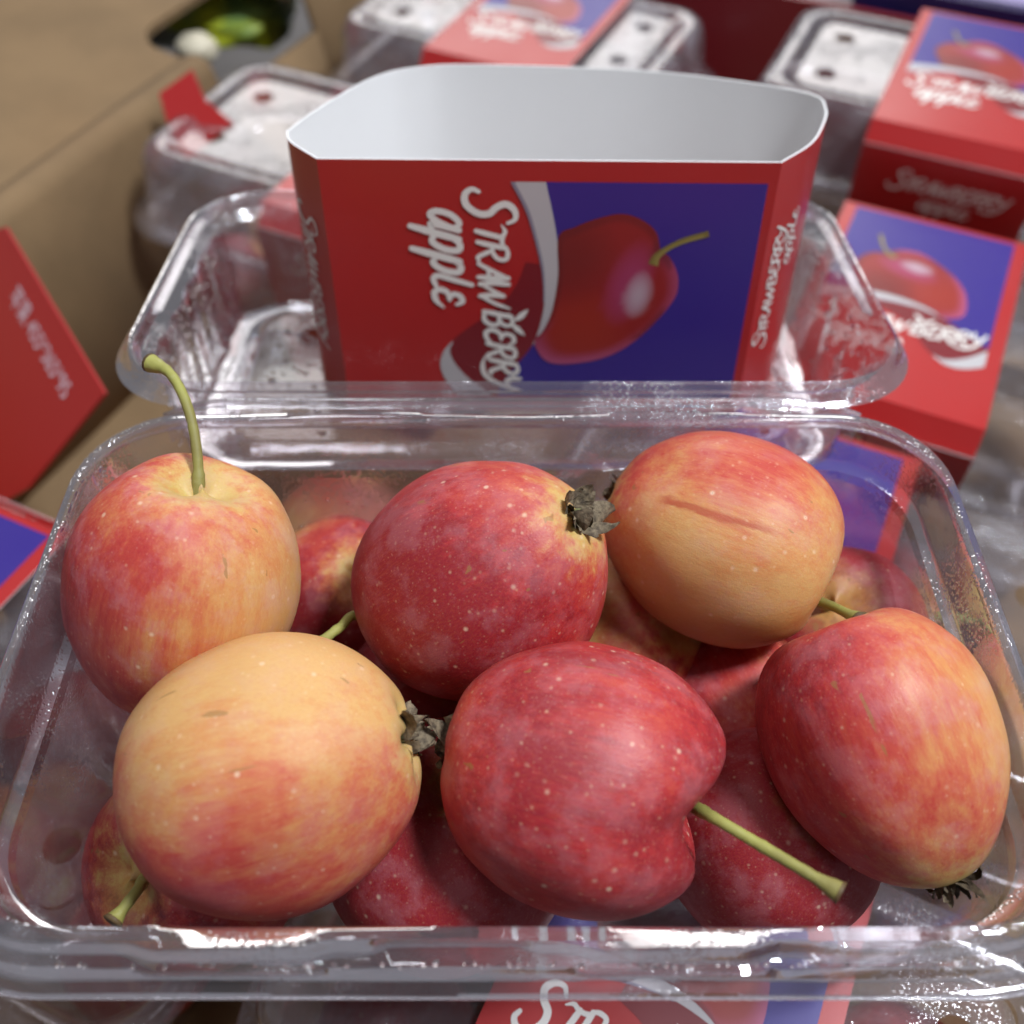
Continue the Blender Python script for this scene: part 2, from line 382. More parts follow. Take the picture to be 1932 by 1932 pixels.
# ------------------------------------------------------------------ printed design (panel millimetres: u across, v down the band)
def ribbon(path, wfun, n=6):
    """brush stroke -> list of quads (2-D); path in reading coords"""
    pts = catmull([(p[0], p[1]) for p in path], n)
    L = len(pts); left, right = [], []
    for i, p in enumerate(pts):
        t = (pts[min(i + 1, L - 1)] - pts[max(i - 1, 0)]).normalized(); nn = Vector((-t.y, t.x)); ww = wfun(i / (L - 1)) / 2
        left.append(p + nn * ww); right.append(p - nn * ww)
    return left, right
def wtaper(w, a=.75, b=.75): return lambda t: w * (a + (1 - a) * min(1, t * 4)) * (b + (1 - b) * min(1, (1 - t) * 4))
LET = {   # strokes on a unit cap height: (points, width, start taper, end taper)
 'S': [([(.78, 1.02), (.62, 1.22), (.36, 1.20), (.22, .98), (.36, .72), (.58, .52), (.62, .22), (.42, -.08), (.12, -.10), (-.06, .08), (-.02, .26)], .19, .5, .6)],
 'T': [([(-.10, .86), (.10, .98), (.34, .88), (.60, .90), (.78, 1.06)], .15, .3, .3), ([(.34, .90), (.30, .5), (.24, .02)], .19, .9, .8)],
 'R': [([(.06, .95), (.04, .5), (0, 0)], .19, .9, .8), ([(-.06, .78), (.14, 1.0), (.42, .96), (.46, .70), (.30, .52), (.10, .48)], .16, .4, .8), ([(.20, .50), (.34, .26), (.50, .02), (.66, .06)], .17, .8, .4)],
 'A': [([(-.02, 0), (.18, .5), (.36, 1.0)], .17, .8, .8), ([(.34, 1.0), (.42, .5), (.46, 0)], .20, .9, .8), ([(.10, .34), (.28, .34), (.46, .36)], .13, .6, .8)],
 'W': [([(.02, .98), (.04, .5), (.14, 0)], .19, .8, .9), ([(.14, .02), (.28, .44), (.40, .82)], .13, .9, .9), ([(.40, .80), (.42, .40), (.50, 0)], .19, .9, .9), ([(.50, .02), (.66, .5), (.76, 1.02)], .14, .9, .5)],
 'B': [([(.08, .96), (.05, .5), (.02, 0)], .19, .9, .8), ([(-.02, .86), (.18, 1.0), (.40, .92), (.40, .66), (.22, .54), (.10, .53)], .15, .5, .8), ([(.14, .54), (.40, .50), (.48, .26), (.34, .02), (.02, .02)], .17, .8, .8)],
 'E': [([(.50, .84), (.36, 1.0), (.14, .94), (.10, .70), (.24, .56), (.36, .55)], .16, .6, .7), ([(.28, .55), (.08, .46), (.02, .20), (.16, .0), (.40, .04), (.52, .20)], .17, .7, .5)],
 'Y': [([(0, 1.0), (.04, .70), (.18, .52), (.34, .58)], .18, .8, .7), ([(.56, 1.0), (.44, .52), (.28, .02), (.02, -.30), (-.40, -.36), (-.80, -.24)], .17, .9, .2)],
 'a': [([(.46, .56), (.28, .66), (.06, .46), (.02, .16), (.16, .0), (.34, .16), (.48, .50)], .15, .8, .8), ([(.52, .64), (.46, .3), (.46, .02), (.60, .04)], .17, .9, .5)],
 'p': [([(.12, .64), (.06, .2), (-.04, -.46)], .18, .8, .8), ([(.08, .40), (.24, .64), (.46, .60), (.48, .28), (.32, .02), (.10, .08)], .16, .6, .8)],
 'l': [([(.20, 1.12), (.12, .6), (.06, .14), (.20, .0), (.42, .06)], .18, .8, .8)],
 'e': [([(.46, .50), (.34, .64), (.16, .60), (.12, .44), (.26, .34), (.34, .34)], .14, .6, .7), ([(.28, .34), (.08, .28), (.04, .10), (.18, -.02), (.44, .02), (.62, .18)], .15, .7, .4)],
}
def word(text, adv, x0, y0, size, tilt=0.0, shear=.18, first=1.0):
    """list of strokes placed in reading coords (x along the line, y up)"""
    out = []; x = 0.0
    for i, ch in enumerate(text):
        s = first if i == 0 else 1.0
        for pts, wd, ta, tb in LET[ch]:
            q = []
            for (a, b) in pts:
                a2 = (a * s + shear * b * s) + x; b2 = b * s
                ca, sa = math.cos(tilt), math.sin(tilt)
                q.append((x0 + size * (a2 * ca - b2 * sa), y0 + size * (a2 * sa + b2 * ca)))
            out.append((q, wd * size * (s ** .5), ta, tb))
        x += adv.get(ch, .62) * s
    return out
ADV = {'S': .66, 'T': .52, 'R': .60, 'A': .60, 'W': .84, 'B': .58, 'E': .56, 'Y': .6, 'a': .62, 'p': .62, 'l': .44, 'e': .6}
def leafpoly(cx, cy, ang, L, Wd):
    pts = []
    for k in range(9):
        t = k / 8; pts.append((L * t, Wd * math.sin(math.pi * t ** .8)))
    for k in range(7, 0, -1):
        t = k / 8; pts.append((L * t, -Wd * .55 * math.sin(math.pi * t)))
    ca, sa = math.cos(ang), math.sin(ang)
    return [(cx + a * ca - b * sa, cy + a * sa + b * ca) for a, b in pts]

BAND = 70.0
class Sleeve:
    """card tube: local X,Y = cross-section, Z = along the tube; prints follow its surface"""
    def __init__(s, section, sharp, start):
        # section: mm corner list counter-clockwise seen from +Z? walked so that outward = right of travel
        pts = []; n = len(section)
        for i in range(n):
            p0, p1, p2, p3 = (Vector(section[(i + k) % n]) for k in (-1, 0, 1, 2))
            if i in sharp: p0 = p1 - (p2 - p1)
            if (i + 1) % n in sharp: p3 = p2 + (p2 - p1)
            for k in range(10):
                t = k / 10
                pts.append(0.5 * ((2 * p1) + (p2 - p0) * t + (2 * p0 - 5 * p1 + 4 * p2 - p3) * t * t + (3 * p1 - p0 - 3 * p2 + p3) * t ** 3))
        s.pts = pts; s.N = len(pts)
        s.cum = [0.0]
        for i in range(s.N): s.cum.append(s.cum[-1] + (pts[(i + 1) % s.N] - pts[i]).length)
        s.s0 = s.cum[start * 10]
    def sec(s, u):
        L = s.cum[-1]; q = (s.s0 + u) % L
        lo = 0
        for i in range(s.N):
            if s.cum[i] <= q <= s.cum[i + 1]: lo = i; break
        a, b = s.pts[lo], s.pts[(lo + 1) % s.N]; t = (q - s.cum[lo]) / max(1e-9, s.cum[lo + 1] - s.cum[lo])
        d = (b - a).normalized()
        return a.lerp(b, t), Vector((d.y, -d.x))
    def P(s, u, v, off=0.0):
        p, n = s.sec(u)
        return Vector(((p.x + n.x * off) * .001, (p.y + n.y * off) * .001, (BAND / 2 - v) * .001))
def build_sleeve(S, root, panel, side_u, side_text=True):
    N = S.N; vs, fs, fm = [], [], []; th = .45
    nv = 6
    nrm = []
    for i in range(N):
        d = (S.pts[(i + 1) % N] - S.pts[i - 1]).normalized(); nrm.append(Vector((d.y, -d.x)))
    for layer in (0, 1):
        for j in range(nv + 1):
            z = (BAND / 2 - BAND * j / nv) * .001
            for i in range(N):
                p = S.pts[i] - nrm[i] * (th * layer); vs.append(Vector((p.x * .001, p.y * .001, z)))
    def ix(l, j, i): return l * (nv + 1) * N + j * N + i % N
    for j in range(nv):
        for i in range(N):
            fs.append((ix(0, j, i), ix(0, j + 1, i), ix(0, j + 1, i + 1), ix(0, j, i + 1))); fm.append(0)
            fs.append((ix(1, j, i), ix(1, j, i + 1), ix(1, j + 1, i + 1), ix(1, j + 1, i))); fm.append(1)
    for j in (0, nv):
        for i in range(N):
            fs.append((ix(0, j, i), ix(0, j, i + 1), ix(1, j, i + 1), ix(1, j, i))); fm.append(1)
    card = mesh_obj('card', vs, fs, [M_RED, M_CARDIN], root, True, fm)
    card.data.set_sharp_from_angle(angle=R(28))
    def fill(name, poly, mat, off, par=card):
        tri = tessellate_polygon([[Vector((a, b, 0)) for a, b in poly]])
        return mesh_obj(name, [S.P(a, b, off) for a, b in poly], [tuple(t) for t in tri], mat, par, False)
    W = panel; b = 5.0; ur = W - 2.2
    # crescent edge (u as a function of v) between the red and the blue field
    def uv(x, y):
        l = 591 + .113 * (y - 303); r = 1478 - .178 * (y - 308); return (105 * (x - l) / (r - l), 70 * (y - 305) / 473)
    def curve(pts, n=6): return [(p.x, p.y) for p in catmull([uv(*q) for q in pts], n)]
    out_c = curve([(1030, 338.8), (1047, 410), (1055, 470), (1053, 520), (1040, 570), (1021, 610), (1002, 637)])
    in_c = curve([(970, 338.8), (997, 385), (1012, 430), (1024, 480), (1027, 520), (1025, 560), (1016, 600), (1002, 637)])
    tail = curve([(1002, 637), (985, 660), (960, 690), (938, 726), (933, 744)])
    blue = out_c + tail[1:] + [(ur, BAND - 5), (ur, b)]
    fill('blue_panel', blue, M_BLUE, .06)
    mar = curve([(990, 476), (975, 512), (951, 546), (925, 569), (898, 588), (868, 609), (846, 629), (842, 648), (850, 675), (875, 706), (905, 730), (915, 744)])
    ri = [q for q in in_c if q[1] > uv(0, 478)[1]]
    fill('maroon_shade', mar + tail[::-1] + ri[::-1][1:], M_REDDARK, .09)
    fill('silver_ribbon', out_c + in_c[::-1][1:], M_SILVER, .12)
    e1_ = curve([(962, 338.8), (990, 385), (1006, 430), (1019, 480), (1024, 520), (1024, 550)])
    e0_ = curve([(970, 338.8), (997, 385), (1012, 430), (1024, 480), (1027, 520), (1026, 550)])
    fill('ribbon_edge', e1_ + e0_[::-1], M_SILVERDARK, .15)
    lo_o = curve([(846, 629), (829, 650), (822, 675), (828, 702), (845, 728), (858, 744)])
    lo_i = curve([(847, 632), (841, 650), (851, 676), (876, 706), (906, 730), (922, 744)])
    fill('silver_ribbon', lo_o + lo_i[::-1], M_SILVER, .13)
    # printed apple: ring mesh with ink colours
    outl = [uv(*q) for q in [(1251, 450), (1244, 424), (1226, 406), (1197, 393), (1167, 390), (1125, 399), (1085, 413), (1054, 430), (1053, 500), (1040, 568), (1021, 608), (1008, 622), (1011, 646), (1033, 670), (1077, 673), (1143, 659), (1202, 624), (1250, 577), (1278, 540), (1285, 515), (1282, 490), (1268, 464)]]
    SX, SY = uv(1251, 450)
    ol = catmull(outl, 5, True); n = len(ol); ctr = Vector((68, 36)); vs, fs, cl = [], [], []
    K = 12
    def ink(p, t):
        x, y = p.x, p.y
        base = Vector((.30, .018, .016)); base = base.lerp(Vector((.34, .026, .014)), max(0, 1 - ((x - 62) ** 2 + (y - 44) ** 2) / 160))
        base = base.lerp(Vector((.17, .014, .012)), max(0, 1 - ((x - 57) ** 2 + (y - 24) ** 2) / 200) * .8)
        m = max(0, 1 - (((x - 73) * .8 + (y - 31) * .25) ** 2 / 26 + ((y - 31) * .75 - (x - 73) * .35) ** 2 / 110)); base = base.lerp(Vector((.36, .04, .11)), min(1, m * 1.1))
        h = max(0, 1 - (((x - 75.5) * .75 + (y - 34) * .2) ** 2 / 9 + ((y - 34) * .8 - (x - 75.5) * .5) ** 2 / 40)); base = base.lerp(Vector((.50, .36, .42)), min(1, h * 1.0))
        base = base.lerp(Vector((.13, .012, .02)), max(0, 1 - ((x - 81) ** 2 + (y - 22.5) ** 2) / 18) * .7)
        low = max(0, (y - 40) / 18) + max(0, (x - 78) / 12)
        if t > .80: base = base.lerp(Vector((.46, .10, .24)), min(1, (t - .80) / .17) * min(.9, low))
        if t > .93 and low < .4: base = base.lerp(Vector((.12, .012, .014)), .5)
        return base
    for kk in range(K + 1):
        t = (kk / K) ** .7
        for i in range(n):
            p = ctr.lerp(Vector(ol[i]), max(t, .001)); vs.append(S.P(p.x, p.y, .17)); cl.append(ink(p, t))
    for kk in range(K):
        for i in range(n):
            fs.append((kk * n + i, kk * n + (i + 1) % n, (kk + 1) * n + (i + 1) % n, (kk + 1) * n + i))
    mesh_obj('apple_picture', vs, fs, M_PICTURE, card, True, None, cl)
    l, r = ribbon([uv(1236, 478), uv(1244, 462), uv(1270, 445), uv(1300, 433), uv(1343, 422)], lambda t: 2.6 - 1.5 * math.sin(min(1, t * 1.8) * 1.57) + .5 * t)
    m = len(l); vs = [S.P(p.x, p.y, .21) for p in l] + [S.P(p.x, p.y, .21) for p in r]
    cl = [Vector((.33, .27, .07)).lerp(Vector((.14, .10, .03)), .6 if i > m - 3 else 0) for i in range(m)] + [Vector((.17, .13, .03))] * m
    mesh_obj('stem_picture', vs, [(i, i + 1, m + i + 1, m + i) for i in range(m - 1)], M_PICTURE, card, False, None, cl)
    # lettering: reading direction = +v, letter up = +u
    def letters(name, strokes, u0, par=card, flip=False, scale=1.0, v0=0.0, base=.22):
        vs, fs = [], []
        for si, (q, wd, ta, tb) in enumerate(strokes):
            l, r = ribbon(q, wtaper(wd, ta, tb)); o = len(vs); m = len(l); off = base + .012 * (si % 5)
            if flip: l, r = [Vector((66 - p.x, -p.y)) for p in l], [Vector((66 - p.x, -p.y)) for p in r]
            for p in l + r: vs.append(S.P(u0 + p.y, v0 + p.x, off))
            fs += [(o + i, o + i + 1, o + m + i + 1, o + m + i) for i in range(m - 1)]
            for c, i0 in ((0, 0), (1, m - 1)):                      # rounded stroke ends
                a, bq = l[i0], r[i0]; mid = (a + bq) / 2; rad = (a - bq).length / 2
                k0 = len(vs); vs.append(S.P(u0 + mid.y, v0 + mid.x, off + .006))
                for kk in range(10):
                    an = 2 * math.pi * kk / 10; vs.append(S.P(u0 + mid.y + rad * math.sin(an), v0 + mid.x + rad * math.cos(an), off + .006))
                fs += [(k0, k0 + 1 + kk, k0 + 1 + (kk + 1) % 10) for kk in range(10)]
        return mesh_obj(name, vs, fs, M_WHITEINK, par, False)
    def glyphs(spec, shear=.16, wf=1.0):
        out = []
        for ch, v0, u0, h, wx in spec:
            for pts, wd, ta, tb in LET[ch]:
                out.append(([(v0 + h * wx * aa + h * shear * bb, u0 + h * bb + (v0 * 0)) for aa, bb in pts], wd * h * wf, ta, tb))
        return out
    letters('lettering', glyphs([('S', 7.2, 34.3, 8.8, .95), ('T', 15.4, 35.6, 7.2, 1.0), ('R', 20.0, 36.0, 7.2, 1.10), ('A', 25.9, 36.1, 7.2, 1.05), ('W', 30.0, 36.4, 7.2, 1.28), ('B', 38.8, 37.2, 7.2, 1.10), ('E', 44.0, 37.6, 7.2, 1.05),
        ('R', 48.5, 37.9, 7.2, 1.0), ('R', 53.4, 38.5, 7.2, 1.0), ('Y', 58.2, 39.2, 7.2, 1.0)]), 0)
    letters('lettering', glyphs([('a', 11.8, 25.0, 10.4, .76), ('p', 17.2, 25.0, 10.4, .84), ('p', 23.0, 25.0, 10.4, .84), ('l', 28.4, 25.0, 8.4, .95), ('e', 32.4, 25.2, 10.4, .80)], .17), 0)
    for (p0, p1, Wd) in (((966, 586), (995, 563), 1.7), ((963, 590), (988, 616), 1.6)):
        q0, q1 = Vector(uv(*p0)), Vector(uv(*p1)); d = q1 - q0
        fill('leaf_mark', leafpoly(q0.x, q0.y, math.atan2(d.y, d.x), d.length, Wd * .62), M_WHITEINK, .3)
    if side_text:
        for nm, uu, sz in side_u:
            for txt, x0, y0, z_ in (('STRAWBERRY', 14 / 1.25, 0, sz), ('apple', (36 if uu > panel else 28) / 1.25, -sz * 1.2, sz * .95)):
                st = word(txt, ADV, x0, y0, z_, 0, .18, 1.15 if txt[0] == 'S' else 1)
                st = [([(qx * 1.25, qy) for qx, qy in q], w_ * .85, ta, tb) for q, w_, ta, tb in st]
                letters('small_lettering', st, uu, flip=uu > panel and nm != 't')
    return card

# ------------------------------------------------------------------ clear plastic clamshells
def rr_loop(hx, hy, r, nc=14, ne=(44, 26)):
    """rounded rectangle, fixed vertex count, starting at right side going counter-clockwise"""
    out = []
    def line(a, b, n):
        for k in range(n): t = k / n; out.append((a[0] + (b[0] - a[0]) * t, a[1] + (b[1] - a[1]) * t))
    def arc(cx, cy, a0):
        for k in range(nc):
            a = R(a0 + 90 * k / nc); out.append((cx + r * math.cos(a), cy + r * math.sin(a)))
    line((hx, -(hy - r)), (hx, hy - r), ne[1]); arc(hx - r, hy - r, 0)
    line((hx - r, hy), (-(hx - r), hy), ne[0]); arc(-(hx - r), hy - r, 90)
    line((-hx, hy - r), (-hx, -(hy - r)), ne[1]); arc(-(hx - r), -(hy - r), 180)
    line((-(hx - r), -hy), (hx - r, -hy), ne[0]); arc(hx - r, -(hy - r), 270)
    return out
def loft(hx, hy, r, prof, mod=None, cap=None, ne=(44, 26)):
    """prof: [(inset, z)]; mod(i, k, x, y) -> (d_out, d_z)"""
    vs, fs = [], []
    for i, (ins, z) in enumerate(prof):
        lp = rr_loop(hx - ins, hy - ins, max(.003, r - ins * .75), ne=ne); n = len(lp)
        for k, (x, y) in enumerate(lp):
            do, dz = mod(i, k, x, y) if mod else (0, 0)
            q = Vector((x, y)); 
            if do:
                a = Vector(lp[(k + 1) % n]) - Vector(lp[k - 1]); a.normalize(); q += Vector((a.y, -a.x)) * do
            vs.append(Vector((q.x, q.y, z + dz)))
    for i in range(len(prof) - 1):
        for k in range(n):
            fs.append((i * n + k, i * n + (k + 1) % n, (i + 1) * n + (k + 1) % n, (i + 1) * n + k))
    if cap is not None: fs.append(tuple(cap * n + k for k in range(n)))
    return vs, fs
HX, HY, RC = .095, .0575, .024
def bump1(x, a, b, s=.003):
    t0 = max(0, min(1, (x - a) / s)); t1 = max(0, min(1, (b - x) / s)); t0 = t0 * t0 * (3 - 2 * t0); t1 = t1 * t1 * (3 - 2 * t1); return t0 * t1

punnet = empty('punnet', (0, 0, -.0735))
tag(punnet, 'open clear plastic punnet full of apples with its lid folded back', 'punnet')
def pl(name, v, f, m, par=punnet, M=None, smooth=True):
    T = Matrix.Translation(-punnet.location)
    if M is not None: T = T @ M
    return mesh_obj(name, [T @ Vector(p) for p in v], f, m, par, smooth)
# base: floor, ribbed wall, stepped flange, turned-down lip
bprof = [(.034, -.0700), (.030, -.0702), (.0275, -.0730), (.0215, -.0732), (.0185, -.0715), (.0165, -.066), (.0148, -.055), (.0132, -.042), (.0118, -.030),
         (.0108, -.021), (.0102, -.0150), (.0098, -.0128), (.0082, -.0120), (.0078, -.0108), (.0072, -.0020), (.0066, -.0003), (.0060, 0.0), (.0048, -.0001), (.0043, -.0008), (.0039, -.0036),
         (.0034, -.0043), (.0022, -.0045), (.0018, -.0052), (.0014, -.0078), (.0008, -.0086), (-.0004, -.0089), (-.0008, -.0099)]
def bmod(i, k, x, y):
    do = dz = 0.0
    if 4 <= i <= 9:                                                       # fluted wall, deeper near the floor
        a = (9 - i) / 5; s = x if abs(y) > .03 else y
        do += .0007 * a * max(-.4, math.sin(s * 620))
    if y < -.04 and i >= 15:                                              # snaps pressed in the front flange
        for a, b in ((-.058, -.026), (.008, .040)):
            q = bump1(x, a, b, .006)
            if 17 <= i <= 21: do += .0013 * q; dz += .0008 * q
        q = bump1(x, -.022, .004, .004)
        if 18 <= i <= 20: do -= .0010 * q
        q = bump1(x, .042, .070, .008)
        if 16 <= i <= 20: dz -= .0014 * q; do += .0006 * q
        if 14 <= i <= 16: dz += .0007 * bump1(x, -.074, -.045, .01)
    if 14 <= i: dz += .00025 * math.sin(x * 90 + i)
    return do, dz
v, f = loft(HX, HY, RC, bprof, bmod, cap=0, ne=(110, 60)); nl = len(v) // len(bprof); K0 = 10
for p in v:
    if p.y > 0: p.y += .0040 * min(1, p.y / .04)
base = pl('base', v[:(K0 + 1) * nl], [q for q in f if max(q) < (K0 + 1) * nl], M_PET)
flange = pl('flange', v[K0 * nl:], [tuple(i - K0 * nl for i in q) for q in f if min(q) >= K0 * nl], M_PETRIM); flange.data.set_sharp_from_angle(angle=R(50))
lp = rr_loop(HX + .0008, HY + .0008, RC, ne=(60, 30)); path = [Vector((x, y + (.0040 * min(1, y / .04) if y > 0 else 0), -.0100)) for x, y in lp]
v, f = tube(path + path[:1], [.00028] * (len(path) + 1), 6, False); pl('lip', v, f, M_PETEDGE)
# lid, hinged at the back and lying open
LHY = .053; LT = 8.0
LIDM = Matrix.Translation((0, .0640, -.0005)) @ Matrix.Rotation(R(-LT), 4, 'X') @ Matrix.Translation((0, LHY, 0))
LD = .0335
lprof = [(.022, -LD + .0025), (.0205, -LD + .0022), (.0185, -LD), (.0125, -LD), (.0105, -LD + .002), (.0095, -.020), (.0088, -.008), (.0080, -.0055), (.0056, -.0045), (.0050, -.003), (.0047, -.0006),
         (.0038, 0), (.0030, -.0006), (.0026, -.0030), (.0008, -.0040), (0, -.0046)]
def lmod(i, k, x, y):
    do = dz = 0
    if i in (13, 14, 15): 
        do -= .0042 * bump1(y, -.020, .046, .006) * (1 if abs(x) > .08 else 0)
    if 4 <= i <= 6: do += .0004 * math.sin((x if abs(y) > .03 else y) * 420)
    return do, dz
v, f = loft(HX, LHY, RC, lprof, lmod, ne=(90, 50)); lid = pl('lid', v, f, M_PETWET, M=LIDM); lid.data.set_sharp_from_angle(angle=R(58))
hx, hy = HX - .022, LHY - .022
hole = lambda cx, cy, r=.0042, e=1.0: [(cx + r * e * math.cos(2 * math.pi * k / 18), cy + r * math.sin(2 * math.pi * k / 18)) for k in range(18)]
inner = rr_loop(hx, hy, .009, ne=(4, 4), nc=6)
v, f = flat_with_holes(inner, [hole(-.058, .018), hole(.058, .018), hole(-.058, -.018), hole(.058, -.018)], 0.0, -LD + .0025)
pl('lid_floor', v, f, M_PET, M=LIDM, smooth=False)
for sx in (-1, 1):
    ring = [LIDM @ Vector((x, y, -LD + .0027)) for x, y in hole(sx * .058, .018, .0046)]
    v, f = tube(ring + ring[:1], [.00035] * 19, 6, False); pl('vent_rim', v, f, M_PETEDGE)
arc = [LIDM @ Vector((-.070 + .03 * math.cos(a), -.03 + .05 * math.sin(a), -LD + .0028)) for a in [R(95 - 6 * k) for k in range(15)]]
v, f = tube(arc, [.0006] * len(arc), 6); pl('moulded_rib', v, f, M_PET)
# hinge: living-hinge strip with a groove
hv, hf = [], []
hp = [(.0568, -.0092), (.0580, -.0070), (.0592, -.0032), (.0602, -.0042), (.0613, -.0040), (.0624, -.0026), (.0638, -.0032), (.0650, -.0050)]
for i in range(41):
    x = -.0790 + .158 * i / 40; e = max(0, (abs(x) - .062) / .017) ** 2      # the strip dips and narrows at its ends
    for (y, z) in hp: hv.append(Vector((x, .0632 + (y - .0608) * .55 * (1 - .72 * e), z * (1 + .3 * e) - .0034 * e)))
n = len(hp)
for i in range(40):
    for j in range(n - 1): hf.append((i * n + j, (i + 1) * n + j, (i + 1) * n + j + 1, i * n + j + 1))
pl('hinge', hv, hf, M_PETWET)
# water drops
def drops(pts, name, par_inv, par):
    vs, fs = [], []
    for (c, nrm, rad) in pts:
        nrm = nrm.normalized(); a = nrm.orthogonal().normalized(); b = nrm.cross(a); o = len(vs)
        sx, sy = random.uniform(.8, 1.3), random.uniform(.8, 1.2)
        for j in range(4):
            th = math.pi / 2 * j / 4
            for k in range(8):
                an = 2 * math.pi * k / 8; vs.append(par_inv @ (c + (a * math.cos(an) * sx + b * math.sin(an) * sy) * rad * math.cos(th) + nrm * rad * .62 * math.sin(th)))
        vs.append(par_inv @ (c + nrm * rad * .62)); 
        for j in range(3):
            for k in range(8): fs.append((o + j * 8 + k, o + j * 8 + (k + 1) % 8, o + (j + 1) * 8 + (k + 1) % 8, o + (j + 1) * 8 + k))
        for k in range(8): fs.append((o + 24 + k, o + 24 + (k + 1) % 8, o + 32))
        fs.append(tuple(o + k for k in range(7, -1, -1)))
    return tag(mesh_obj(name, vs, fs, M_WATER, par), kind='stuff')
dp = []
nz = LIDM.to_3x3() @ Vector((0, 0, 1))
for i in range(150):
    x = random.uniform(-.072, -.03) if i < 110 else random.uniform(.055, .072); y = random.uniform(-.03, .03)
    dp.append((LIDM @ Vector((x, y, -LD + .0026)), nz, random.choice([.0003, .0004, .0005, .0006, .0009, .0012]) * random.uniform(.8, 1.1)))
for i in range(260):                                                     # on the lid's side walls
    t = random.random(); sx = random.choice([-1, -1, 1]); zz = -LD + .003 + t * .026; ins = .0103 - t * .0012
    dp.append((LIDM @ Vector((sx * (HX - ins - .0003), random.uniform(-.036, .034), zz)), LIDM.to_3x3() @ Vector((-sx, 0, .1)), random.uniform(.0003, .0008)))
for i in range(130):                                                     # right and rear wall of the base
    if i % 2: dp.append((Vector((random.uniform(-.07, .07), HY - .0080 + random.uniform(-.0004, 0), random.uniform(-.034, -.02))), Vector((0, -1, .1)), random.uniform(.0002, .0005)))
    else: dp.append((Vector((random.uniform(.06, .0775), random.uniform(.0, .03), -.0702)), Vector((0, 0, 1)), random.uniform(.0003, .0009)))
for i in range(90):                                                      # front flange
    dp.append((Vector((random.uniform(-.075, .09), -HY + .0030 - random.uniform(0, .0006), -.0052)), Vector((0, -.2, 1)), random.uniform(.0002, .0005)))
drops(dp, 'droplets', Matrix.Translation(-punnet.location), punnet)

# ------------------------------------------------------------------ standing sleeve
ss = [(-53, 1), (52, -1), (61, 9), (66.5, 20), (69.5, 30), (68, 39), (51, 48), (24, 56), (-18, 60), (-35, 58), (-46, 50), (-57, 30), (-62.5, 16), (-60.5, 10)]
S1 = Sleeve([(a, b * 1.05) for a, b in ss], {0, 1, 12}, 0)
tl = R(LT)
e3 = Vector((0, math.sin(tl), math.cos(tl))); e1 = Vector((1, 0, 0)); e2 = e3.cross(e1)
ctr = at(1039, 303, F_ * .105 / 878) - e3 * .035
M = Matrix(((e1.x, e2.x, e3.x, ctr.x), (e1.y, e2.y, e3.y, ctr.y), (e1.z, e2.z, e3.z, ctr.z), (0, 0, 0, 1)))
sleeve = empty('card_sleeve', mat=M)
tag(sleeve, 'empty red card sleeve standing upright in the open lid, white inside', 'card sleeve', 'printed card sleeves')
build_sleeve(S1, sleeve, 105, [('r', 105 + 8.0, 4.4), ('l', -11.5, 5.0)])

# ------------------------------------------------------------------ sleeved boxes in the carton
bs = [(-54, 0), (54, 0), (59.5, 9), (60.5, 14), (56, 90), (53, 94), (-53, 94), (-56, 90), (-60.5, 14), (-59.5, 9)]
S2 = Sleeve(bs, {0, 1, 2, 4, 5, 6, 7, 9}, 0)
def boxed_matrix(g1, g2, z, yaw=0.0):
    a = YAW + yaw; x1 = Vector((math.cos(a), math.sin(a), 0)); x2 = Vector((-math.sin(a), math.cos(a), 0))
    X, Y, Z = x2, -EZ, -x1; c = grid(g1, g2, z)
    return Matrix(((X.x, Y.x, Z.x, c.x), (X.y, Y.y, Z.y, c.y), (X.z, Y.z, Z.z, c.z), (0, 0, 0, 1)))
proto = empty('card_sleeve'); build_sleeve(S2, proto, 108, [('f', 108 + 6.5, 3.4), ('s', -30, 6.0)])
# a closed punnet: base and lid, local Z up, top at z = 0
CHX, CHY = .094, .0560
cb = [(.034, -.0895), (.028, -.0925), (.019, -.0930), (.017, -.088), (.0125, -.060), (.0100, -.036), (.006, -.0335), (.0012, -.0335), (0, -.0355)]
cl_ = [(0, -.0352), (.0008, -.0325), (.0055, -.0318), (.0068, -.030), (.0095, -.008), (.0120, -.0028), (.0145, -.0016), (.021, -.0016), (.0225, -.0032), (.0245, -.0035)]
pro = empty('closed_punnet')
v, f = loft(CHX, CHY, RC, cb, None, cap=0, ne=(40, 24)); mesh_obj('base', v, f, M_PET, pro)
v, f = loft(CHX, CHY, RC, cl_, None, ne=(40, 24)); mesh_obj('lid', v, f, M_PETWET, pro)
inner = rr_loop(CHX - .0245, CHY - .0245, .008, ne=(4, 4), nc=6)
v, f = flat_with_holes(inner, [hole(sx * .058, sy * .018, .0046) for sx in (-1, 1) for sy in (-1, 1)], 0.0, -.0035)
mesh_obj('lid_top', v, f, M_PETWET, pro, False)
